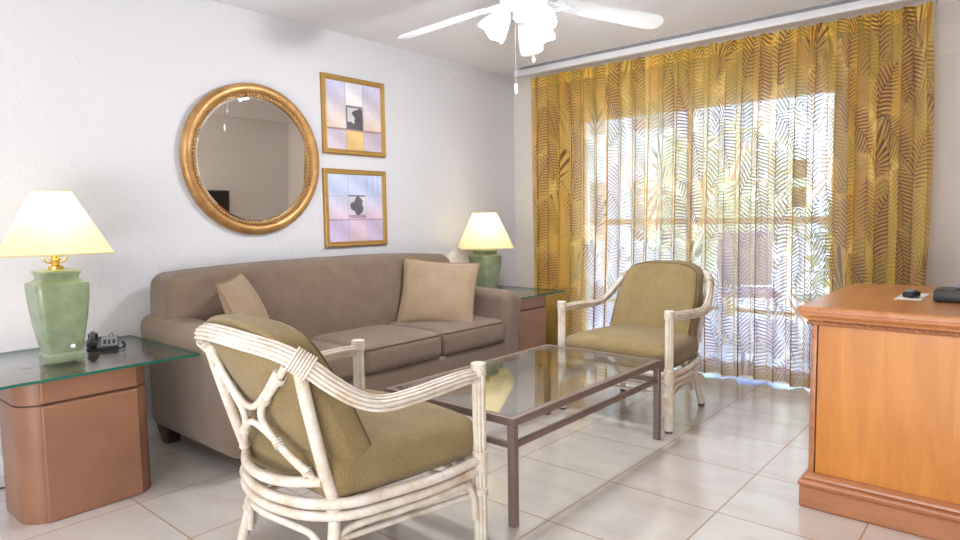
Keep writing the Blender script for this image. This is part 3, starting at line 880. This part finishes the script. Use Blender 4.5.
# ------------------------------------------------------------------ telephone
ph = thing('telephone', 'dark desk telephone with a handset beside the left lamp', 'telephone', (-3.25, 1.075, .559), math.radians(-20)); ph.scale = (.92, .92, .80)
bm = bm_new()
poly = [(-.095, 0), (.095, 0), (.095, .016), (-.095, .050)]
a = [bm.verts.new((x, -.07, z)) for x, z in poly]; c = [bm.verts.new((x, .07, z)) for x, z in poly]
for i in range(4): bm.faces.new((a[i], a[(i + 1) % 4], c[(i + 1) % 4], c[i]))
bm.faces.new(a[::-1]); bm.faces.new(c)
bmesh.ops.bevel(bm, geom=list(bm.edges), offset=.005, segments=2, affect='EDGES')
new_obj('phone_body', bm, 'black', ph)
tilt = Matrix.Rotation(math.atan2(.034, .19), 3, 'Y')
bm = bm_new(); box(bm, (.0, .028, .0352), (.15, .07, .004), .001, rot=tilt)
for v in bm.verts: pass
new_obj('keypad_plate', bm, 'grey_plastic', ph)
bm = bm_new()
for i in range(4):
    for j in range(3): box(bm, (.01 + i * .018 - .02, .008 + j * .02, .0385 - (i * .018 - .01) * .18), (.012, .013, .005), .0015)
new_obj('keypad', bm, 'black', ph)
bm = bm_new()
tube(bm, catmull([(-.085, -.045, .075), (-.05, -.045, .080), (0, -.045, .072), (.05, -.045, .060), (.08, -.045, .047)], 5), .012, 12)
rbox(bm, (-.075, -.045, .062), (.045, .045, .03), .012, n=2); rbox(bm, (.072, -.045, .038), (.045, .045, .03), .012, n=2)
new_obj('handset', bm, 'black', ph)
bm = bm_new()
pts = []
base_ = catmull([(.09, -.05, .035), (.125, -.05, .012), (.135, 0, .008), (.125, .05, .008), (.10, .085, .008), (.04, .095, .008), (-.06, .085, .010)], 26)
for i, p in enumerate(base_):
    a_ = i * 1.15; pts.append(p + Vector((0, math.cos(a_) * .005, math.sin(a_) * .005 + .002)))
tube(bm, pts, .0022, 5)
new_obj('coiled_cord', bm, 'black', ph)
bm = bm_new(); tube(bm, catmull([(-.09, .05, .02), (-.14, .04, .055), (-.18, .02, .03), (-.23, .01, .006)], 8), .002, 6)
new_obj('line_cord', bm, 'black', ph)
# cords of the lamp and phone
bm = bm_new(); tube(bm, catmull([(-3.494, .95, .30), (-3.47, 1.12, .27), (-3.49, 1.26, .33), (-3.45, 1.18, .22), (-3.48, 1.29, .20), (-3.485, 1.27, .38), (-3.49, 1.24, .30)], 8), .004, 8)
tag(new_obj('lamp_cord', bm, 'brass'), 'loose gold lamp cord hanging on the wall between the end table and sofa', 'cord')
bm = bm_new(); tube(bm, catmull([(-3.46, .40, .006), (-3.36, .58, .006), (-3.30, .76, .006), (-3.40, 1.0, .006)], 8), .004, 8)
tag(new_obj('floor_cable', bm, 'black'), 'black cable on the floor behind the left end table', 'cable')

# ------------------------------------------------------------------ mirror and pictures
mr = thing('round_mirror', 'round wall mirror in a wide gold frame with a beaded inner edge', 'mirror', (XL, 2.025, 1.492))
bm = bm_new()
prof = [(.364, .004), (.364, .020), (.380, .020), (.383, .028), (.394, .035), (.412, .038), (.428, .033), (.438, .020), (.440, .0)]
lathe(bm, prof + [(.364, .0)], (0, 0, 0), 96, axis='X', caps=False)
new_obj('mirror_frame', bm, 'gold', mr)
bm = bm_new(); lathe(bm, [(.365, .004), (.365, .012), (.352, .0145)], (0, 0, 0), 96, axis='X')
new_obj('mirror_glass', bm, 'mirror', mr, smooth=False)
bm = bm_new()
for k in range(110):
    a = 2 * PI * k / 110
    r = bmesh.ops.create_icosphere(bm, subdivisions=1, radius=.0085)
    for v in r['verts']: v.co += Vector((.026, .3725 * math.cos(a), .3725 * math.sin(a)))
bd = new_obj('bead_ring', bm, 'bead', mr)
mr.rotation_euler = (0, .036, 0); mr.location.x += .017

def picture(label, yc, zc, w, h, paint):
    root = thing('framed_picture', label, 'picture', (XL, yc, zc))
    bm = bm_new(); fw = .034
    def ring(dw, x): return [bm.verts.new((x, s * (w / 2 - dw), t_ * (h / 2 - dw))) for s, t_ in ((-1, -1), (1, -1), (1, 1), (-1, 1))]
    rs = [ring(0, 0), ring(0, .020), ring(.006, .026), ring(.020, .022), ring(.028, .024), ring(.034, .014), ring(.034, .004)]
    for A, B in zip(rs, rs[1:]):
        for k in range(4): bm.faces.new((A[k], A[(k + 1) % 4], B[(k + 1) % 4], B[k]))
    new_obj('picture_frame', bm, 'gold_flat', root, smooth=False)
    N = 96
    bm = bm_new(); cl = bm.loops.layers.color.new('paint')
    g = [[bm.verts.new((.012, -w / 2 + .032 + (w - .064) * i / N, -h / 2 + .032 + (h - .064) * j / N)) for j in range(N + 1)] for i in range(N + 1)]
    for i in range(N):
        for j in range(N):
            f = bm.faces.new((g[i][j], g[i + 1][j], g[i + 1][j + 1], g[i][j + 1]))
            for lp in f.loops:
                q = lp.vert.co; c_ = paint((q.y / (w - .064) + .5), (q.z / (h - .064) + .5)); lp[cl] = (c_[0], c_[1], c_[2], 1)
    new_obj('canvas', bm, 'art', root, smooth=False)
def lerp(a, b_, t_): return tuple(x + (y - x) * t_ for x, y in zip(a, b_))
def hsh(i, j): return (math.sin(i * 127.1 + j * 311.7) * 43758.5453) % 1
def blot(u, v, blobs): return any(((u - a) / r) ** 2 + ((v - b_) / s) ** 2 < 1 + .35 * math.sin(23 * u + 31 * v) for a, b_, r, s in blobs)
def c8(*c): return tuple(x / 255 for x in c)      # colour attributes of byte type are sRGB
def grain(u, v): return .05 * (hsh(int(u * 48), int(v * 60)) - .5) + .04 * math.sin(9 * u + 13 * v)
def paint_a(u, v):
    i = 0 if u < .34 else (1 if u < .66 else 2)
    c = lerp(c8(226, 206, 190), c8(196, 198, 228), max(0, min(1, (v - .32) / .6)))
    if i == 1: c = lerp(c8(240, 232, 226), c8(222, 224, 240), max(0, min(1, (v - .6) / .4)))
    if v < .30: c = (lerp(c8(196, 188, 204), c8(206, 190, 186), u), c8(222, 186, 118), c8(190, 176, 192))[i]
    if abs(v - .30) < .014: c = lerp(c, c8(120, 90, 84), .65)
    if abs(u - .34) < .007 or abs(u - .66) < .007: c = lerp(c, c8(150, 140, 160), .4)
    if .345 < u < .655 and .31 < v < .66:
        c = c8(206, 206, 208)
        if v < .40 or u < .375 or blot(u, v, [(.60, .52, .09, .10), (.52, .56, .06, .05), (.58, .42, .10, .06), (.42, .40, .06, .03)]): c = c8(72, 68, 74)
        if v > .63: c = c8(110, 108, 118)
    return tuple(max(0, min(1, x + grain(u, v))) for x in c)
def paint_b(u, v):
    i = 0 if u < .36 else (1 if u < .68 else 2)
    c = lerp(c8(222, 196, 214), c8(190, 204, 236), max(0, min(1, (v - .35) / .4)))
    if v < .33: c = (c8(200, 186, 220), c8(214, 190, 206), c8(196, 184, 216))[i]
    if abs(v - .33) < .012: c = lerp(c, c8(140, 110, 140), .6)
    if abs(u - .36) < .006 or abs(u - .68) < .006 or abs(v - .68) < .006: c = lerp(c, c8(150, 150, 180), .35)
    if u > .70 and v > .70 and (int(u * 30) % 3 == 0): c = lerp(c, c8(150, 180, 226), .6)
    if .36 < u < .67 and .35 < v < .69:
        c = lerp(c, c8(214, 210, 218), .7)
        if blot(u, v, [(.53, .59, .08, .07), (.46, .52, .07, .07), (.57, .50, .07, .07), (.52, .44, .05, .06)]): c = c8(84, 80, 92)
        if v < .40: c = lerp(c, c8(130, 100, 120), .6)
        if v > .675: c = c8(84, 82, 96)
    return tuple(max(0, min(1, x + grain(u, v))) for x in c)
picture('upper gold-framed abstract print with cream and orange patches around a dark square', 2.776, 1.822, .525, .510, paint_a)
picture('lower gold-framed abstract print in pale violet with a grey tree', 2.768, 1.212, .525, .515, paint_b)

# ------------------------------------------------------------------ dresser and what stands on it
DX0, DX1, DY0, DY1 = -.625, .10, 2.635, 3.565
dr = thing('dresser', 'honey-coloured wooden dresser with carved moulding at the right edge of the room', 'dresser', (DX0, DY0, 0))
W_, D_ = DX1 - DX0, DY1 - DY0
bm = bm_new(); box2(bm, (.022, .012, .10), (W_, D_, .715)); new_obj('case', bm, 'honey', dr, smooth=False)
for y_ in (0, D_ - .03):
    bm = bm_new(); box2(bm, (0, y_, .10), (.019, y_ + .03, .715), .002); new_obj('corner_post', bm, 'oak_mold', dr)
def molded(name, prof, mat):
    """prof: (outset, z) swept round the front and both sides"""
    bm = bm_new(); rs = []
    for o_, z in prof: rs.append([bm.verts.new(p) for p in ((W_, -o_, z), (-o_, -o_, z), (-o_, D_ + o_, z), (W_, D_ + o_, z))])
    for A, B in zip(rs, rs[1:]):
        for k in range(3): bm.faces.new((A[k], A[k + 1], B[k + 1], B[k]))
        bm.faces.new((A[3], A[0], B[0], B[3]))
    bm.faces.new(rs[0]); bm.faces.new(rs[-1]); return new_obj(name, bm, mat, dr, smooth=False)
molded('plinth', [(.020, 0), (.024, .008), (.024, .078), (.020, .082), (.027, .088), (.029, .098), (.026, .106), (.014, .110), (.018, .116), (.016, .124), (.006, .130), (0, .134)], 'oak_mold')
molded('cornice', [(0, .7065), (.006, .709), (.006, .726)], 'oak_mold')
molded('top', [(.006, .726), (.017, .728), (.019, .735), (.025, .741), (.034, .746), (.036, .752), (.035, .757), (.040, .760), (.041, .774), (.036, .780)], 'oak_top')
bm = bm_new()      # twisted rope moulding
def rope(p0, p1):
    L_ = (Vector(p1) - Vector(p0)).length; n_ = int(L_ / .006); d = (Vector(p1) - Vector(p0)) / n_
    for ph_ in (0, PI):
        pts = []
        ax = Vector((0, 0, 1)); ou = d.normalized().cross(ax)
        for i in range(n_ + 1):
            a_ = i * .006 / .032 * 2 * PI + ph_
            pts.append(Vector(p0) + d * i + ax * math.cos(a_) * .0045 + ou * math.sin(a_) * .0045)
        tube(bm, pts, .0050, 6)
rope((W_, -.008, .7175), (-.008, -.008, .7175)); rope((-.008, -.008, .7175), (-.008, D_ + .008, .7175))
new_obj('rope_moulding', bm, 'oak_mold', dr)
for k in range(2):
    for j in range(3):
        y0 = .045 + k * (D_ - .09 + .01) / 2; y1 = y0 + (D_ - .09 - .01) / 2; z0 = .145 + j * .182
        bm = bm_new(); box2(bm, (.002, y0, z0), (.022, y1, z0 + .172), .004); dw = new_obj('drawer', bm, 'honey', dr)
        bm = bm_new(); lathe(bm, [(.006, 0), (.006, -.012), (.014, -.016), (.012, -.024), (0, -.026)], (.002, (y0 + y1) / 2, z0 + .086), 16, axis='X', caps=False); new_obj('knob', bm, 'brass', dw)
card = slab('paper_card', (-.415, 3.0, .7802), (-.325, 3.27, .7812), 'paper'); tag(card, 'small white card lying on the dresser under the remote', 'card')
rc = thing('remote_control', 'small black remote with buttons lying on the white card on the dresser', 'remote control', (-.368, 3.095, .7814), math.radians(75))
bm = bm_new(); rbox(bm, (0, 0, .012), (.075, .042, .022), .008, n=3); new_obj('remote_body', bm, 'black', rc)
bm = bm_new(); rbox(bm, (0, .0, .027), (.036, .030, .010), .004, n=2); new_obj('raised_panel', bm, 'grey_plastic', rc)
cb = thing('cable_box', 'flat black cable box on the dresser at the right edge', 'cable box', (-.285, 2.975, .7802), 0)
bm = bm_new(); box2(bm, (0, 0, .004), (.225, .205, .044), .004); new_obj('case', bm, 'black', cb)
for x in (.02, .20):
    for y in (.02, .185):
        bm = bm_new(); lathe(bm, [(.01, 0), (.01, .005)], (x, y, 0), 10); new_obj('foot', bm, 'rubber', cb)
bm = bm_new(); box2(bm, (-.0015, .03, .014), (.0005, .17, .034)); new_obj('display_window', bm, 'dark_screen', cb)
bm = bm_new(); rbox(bm, (-.155, 3.085, .7802 + .044 + .0105), (.14, .045, .02), .009, n=3)
rm2 = new_obj('remote_control', bm, 'grey_plastic'); tag(rm2, 'grey remote lying on top of the black cable box', 'remote control')
tv = thing('television', 'flat black television on the dresser, seen only in the round mirror', 'television', (.03, 3.28, .7802))
bm = bm_new(); box2(bm, (-.025, -.27, .06), (.025, .43, .46), .008); new_obj('screen_housing', bm, 'black', tv)
bm = bm_new(); box2(bm, (-.027, -.25, .08), (-.0245, .41, .44)); new_obj('screen', bm, 'dark_screen', tv)
bm = bm_new(); box2(bm, (-.02, .04, .01), (.02, .12, .08), .004); box2(bm, (-.06, -.06, 0), (.06, .22, .012), .004)
new_obj('stand', bm, 'black', tv)

# ------------------------------------------------------------------ ceiling fan
FX, FY = -1.965, 2.64
fan = thing('ceiling_fan', 'white ceiling fan with long blades and lit frosted glass shades', 'ceiling fan', (FX, FY, ZC))
def fz(z): return z - ZC
bm = bm_new(); lathe(bm, [(.02, fz(ZC)), (.085, fz(ZC)), (.085, fz(ZC) - .02), (.05, fz(ZC) - .05), (.03, fz(ZC) - .055)], (0, 0, 0), 32); new_obj('canopy', bm, 'fan_white', fan)
bm = bm_new(); lathe(bm, [(.03, fz(2.31)), (.10, fz(2.30)), (.125, fz(2.275)), (.13, fz(2.225)), (.115, fz(2.19)), (.08, fz(2.175)), (.055, fz(2.17)), (.055, fz(2.135)), (.06, fz(2.12)), (.04, fz(2.10)), (.012, fz(2.092))], (0, 0, 0), 40); new_obj('motor_housing', bm, 'fan_white', fan)
for k in range(5):
    a = math.radians(51 + 72 * k)
    e = bpy.data.objects.new('blade', None)
    bm = bm_new()
    # blade outline in local coordinates: x outwards
    outl = [(.20, -.048), (.24, -.056), (.40, -.064), (.60, -.070), (.695, -.070), (.715, -.060), (.735, -.03), (.735, .03), (.715, .060), (.695, .070), (.60, .070), (.40, .064), (.24, .056), (.20, .048)]
    prism(bm, outl, -.003, .003)
    pitch = Matrix.Rotation(math.radians(-12), 3, 'X'); droop = Matrix.Rotation(math.radians(8.0), 3, 'Y'); rz = Matrix.Rotation(a, 3, 'Z')
    for v in bm.verts: v.co = rz @ (droop @ (pitch @ v.co) + Vector((0, 0, fz(2.22))))
    bl = new_obj('blade', bm, 'fan_white', fan, smooth=False)
    bm = bm_new()
    for s in (-1, 1):
        tube(bm, catmull([(.10, s * .012, .0), (.14, s * .045, -.006), (.18, s * .050, -.007), (.21, s * .028, -.008), (.235, s * .010, -.008)], 6), .006, 8)
        tube(bm, catmull([(.155, s * .012, -.007), (.17, s * .03, -.008), (.19, s * .024, -.008), (.20, s * .01, -.008)], 5), .004, 6)
    tube(bm, [(.09, 0, .0), (.25, 0, -.009)], .007, 8)
    for x, y in ((.225, -.03), (.225, .03), (.26, 0)): lathe(bm, [(.007, -.010), (.007, -.004)], (x, y, 0), 8)
    for v in bm.verts: v.co = rz @ (droop @ (pitch @ v.co) + Vector((0, 0, fz(2.22))))
    new_obj('blade_bracket', bm, 'fan_white', bl)
for k in range(3):
    a = math.radians(216 + 120 * k)
    rz = Matrix.Rotation(a, 3, 'Z')
    bm = bm_new(); tube(bm, [rz @ Vector(p) for p in catmull([(.03, 0, fz(2.15)), (.065, 0, fz(2.168)), (.090, 0, fz(2.152))], 6)], .009, 10)
    ar = new_obj('light_arm', bm, 'fan_white', fan)
    # tulip shade pointing outwards and down
    ax = Matrix.Rotation(math.radians(-40), 3, 'Y')
    bm = bm_new(); N = 32
    prof = [(.020, .0), (.032, -.012), (.040, -.03), (.051, -.055), (.062, -.085), (.069, -.11), (.070, -.13)]
    rings = []
    for (r, z) in prof:
        ring = []
        for q in range(N):
            t_ = 2 * PI * q / N; rr = r * (1 + (.05 * math.cos(4 * t_) if z < -.09 else 0))
            v = ax @ Vector((-rr * math.cos(t_), rr * math.sin(t_), z - .006 * (math.cos(4 * t_) if z < -.11 else 0)))
            v.x = v.x; ring.append(bm.verts.new(rz @ (Vector((.088, 0, fz(2.150))) + Vector((v.x, v.y, v.z)))))
        rings.append(ring)
    for A, B in zip(rings, rings[1:]):
        for q in range(N): bm.faces.new((A[q], A[(q + 1) % N], B[(q + 1) % N], B[q]))
    sh = new_obj('glass_shade', bm, 'tulip', fan)
    bp = rz @ (Vector((.088, 0, fz(2.150))) + ax @ Vector((0, 0, -.06)))
    bm = bm_new(); r_ = bmesh.ops.create_uvsphere(bm, u_segments=16, v_segments=10, radius=.02)
    for v in r_['verts']: v.co = v.co + bp
    new_obj('bulb', bm, 'fan_bulb', sh)
    L = light('fan_light', 'POINT', bp + rz @ (ax @ Vector((0, 0, -.04))), 44, (.98, .985, 1), shadow_soft_size=.05); L.parent = fan
def chain(x, y, z0, z1, kind):
    bm = bm_new(); tube(bm, [(x, y, z0), (x, y, z1)], .0016, 6); c = new_obj('pull_chain', bm, 'grey_plastic' if kind else 'fan_white', fan)
    bm = bm_new()
    if kind: lathe(bm, [(.002, z1 + .002), (.007, z1 - .004), (.008, z1 - .04), (.004, z1 - .05)], (x, y, 0), 12)
    else: lathe(bm, [(.002, z1 + .004), (.009, z1 - .006), (.010, z1 - .02), (.004, z1 - .03)], (x, y, 0), 12)
    new_obj('pull_knob', bm, 'fan_white', c)
chain(-.035, -.03, fz(2.11), fz(1.80), 1)
chain(.03, .03, fz(2.11), fz(1.93), 0)

# ------------------------------------------------------------------ outside the sliding door
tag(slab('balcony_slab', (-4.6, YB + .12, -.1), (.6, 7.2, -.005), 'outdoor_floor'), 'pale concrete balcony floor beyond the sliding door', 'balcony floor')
rl = thing('balcony_railing', 'white balcony railing seen through the curtain', 'railing', (-2.0, 6.9, -.005))
bm = bm_new(); box2(bm, (-2.5, -.03, 1.03), (2.5, .03, 1.10), .005); box2(bm, (-2.5, -.015, .10), (2.5, .015, .14), .003); new_obj('handrail', bm, 'bark', rl)
for i in range(30):
    bm = bm_new(); box2(bm, (-2.45 + i * .168, -.01, .12), (-2.43 + i * .168, .01, 1.04)); new_obj('baluster', bm, 'white_metal', rl, smooth=False)
def tree(label, x, y, h, r, mat, seed):
    root = thing('tree', label, 'tree', (x, y, -3.0))
    bm = bm_new(); tube(bm, catmull([(0, 0, 0), (.1, .05, h * .4), (0, 0, h * .75)], 6), lambda t_: .16 - .1 * t_, 10); new_obj('trunk', bm, 'bark', root)
    rnd = random.Random(seed); bm = bm_new()
    for i in range(900):
        d = Vector((rnd.gauss(0, 1), rnd.gauss(0, 1), rnd.gauss(0, .9))); d = d.normalized() * r * rnd.random() ** .4
        c = Vector((0, 0, h * .8)) + d; s = rnd.uniform(.10, .22)
        e = Vector((rnd.gauss(0, 1), rnd.gauss(0, 1), rnd.gauss(0, 1))).normalized(); f_ = e.orthogonal().normalized()
        vs_ = [bm.verts.new(c + e * s), bm.verts.new(c + f_ * s * .45), bm.verts.new(c - e * s), bm.verts.new(c - f_ * s * .45)]
        bm.faces.new(vs_)
    new_obj('foliage', bm, mat, root, smooth=False)
bd_ = thing('building', 'pale blue-grey building beyond the balcony at the left of the sliding door', 'building', (-8.2, 13.0, -3.0))
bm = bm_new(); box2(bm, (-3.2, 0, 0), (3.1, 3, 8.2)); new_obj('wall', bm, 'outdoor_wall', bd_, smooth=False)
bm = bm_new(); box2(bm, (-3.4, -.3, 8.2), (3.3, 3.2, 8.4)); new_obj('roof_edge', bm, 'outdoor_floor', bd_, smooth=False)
for ix in (1.9, .3, -1.3):
    for iz in (1.2, 3.6, 6.0):
        bm = bm_new(); box2(bm, (ix - .45, -.03, iz), (ix + .45, .02, iz + 1.3)); new_obj('window', bm, 'grey_plastic', bd_, smooth=False)
def patio_chair(label, x, y, rz, mat):
    root = thing('patio_chair', label, 'chair', (x, y, -.005), rz, None)
    bm = bm_new(); rbox(bm, (0, 0, .43), (.48, .46, .05), .02, n=3); new_obj('seat', bm, mat, root)
    bm = bm_new(); rbox(bm, (0, .25, .72), (.48, .05, .50), .02, n=3); new_obj('backrest', bm, mat, root)
    for sx_ in (-1, 1):
        for sy_ in (-1, 1):
            bm = bm_new(); tube(bm, [(sx_ * .21, sy_ * .20, 0), (sx_ * .21, sy_ * .20, .41)], .014, 8, up=Vector((1, 0, 0))); new_obj('leg', bm, 'white_metal', root)
        bm = bm_new(); tube(bm, catmull([(sx_ * .25, -.20, .41), (sx_ * .27, -.18, .62), (sx_ * .27, 0, .64), (sx_ * .25, .24, .66)], 5), .012, 8, up=Vector((1, 0, 0))); new_obj('armrest', bm, 'white_metal', root)
patio_chair('teal patio chair on the balcony behind the right part of the curtain', -1.22, 5.75, math.radians(-60), 'teal')
patio_chair('blue patio chair on the balcony behind the middle of the curtain', -1.95, 5.95, math.radians(25), 'blue_fabric')
tree('bright green tree beyond the balcony behind the middle of the curtain', -4.2, 11.5, 5.4, 1.5, 'pale_green', 1)
tree('green tree beyond the balcony toward the right of the sliding door', -1.6, 13.0, 4.2, 1.5, 'leafy', 2)
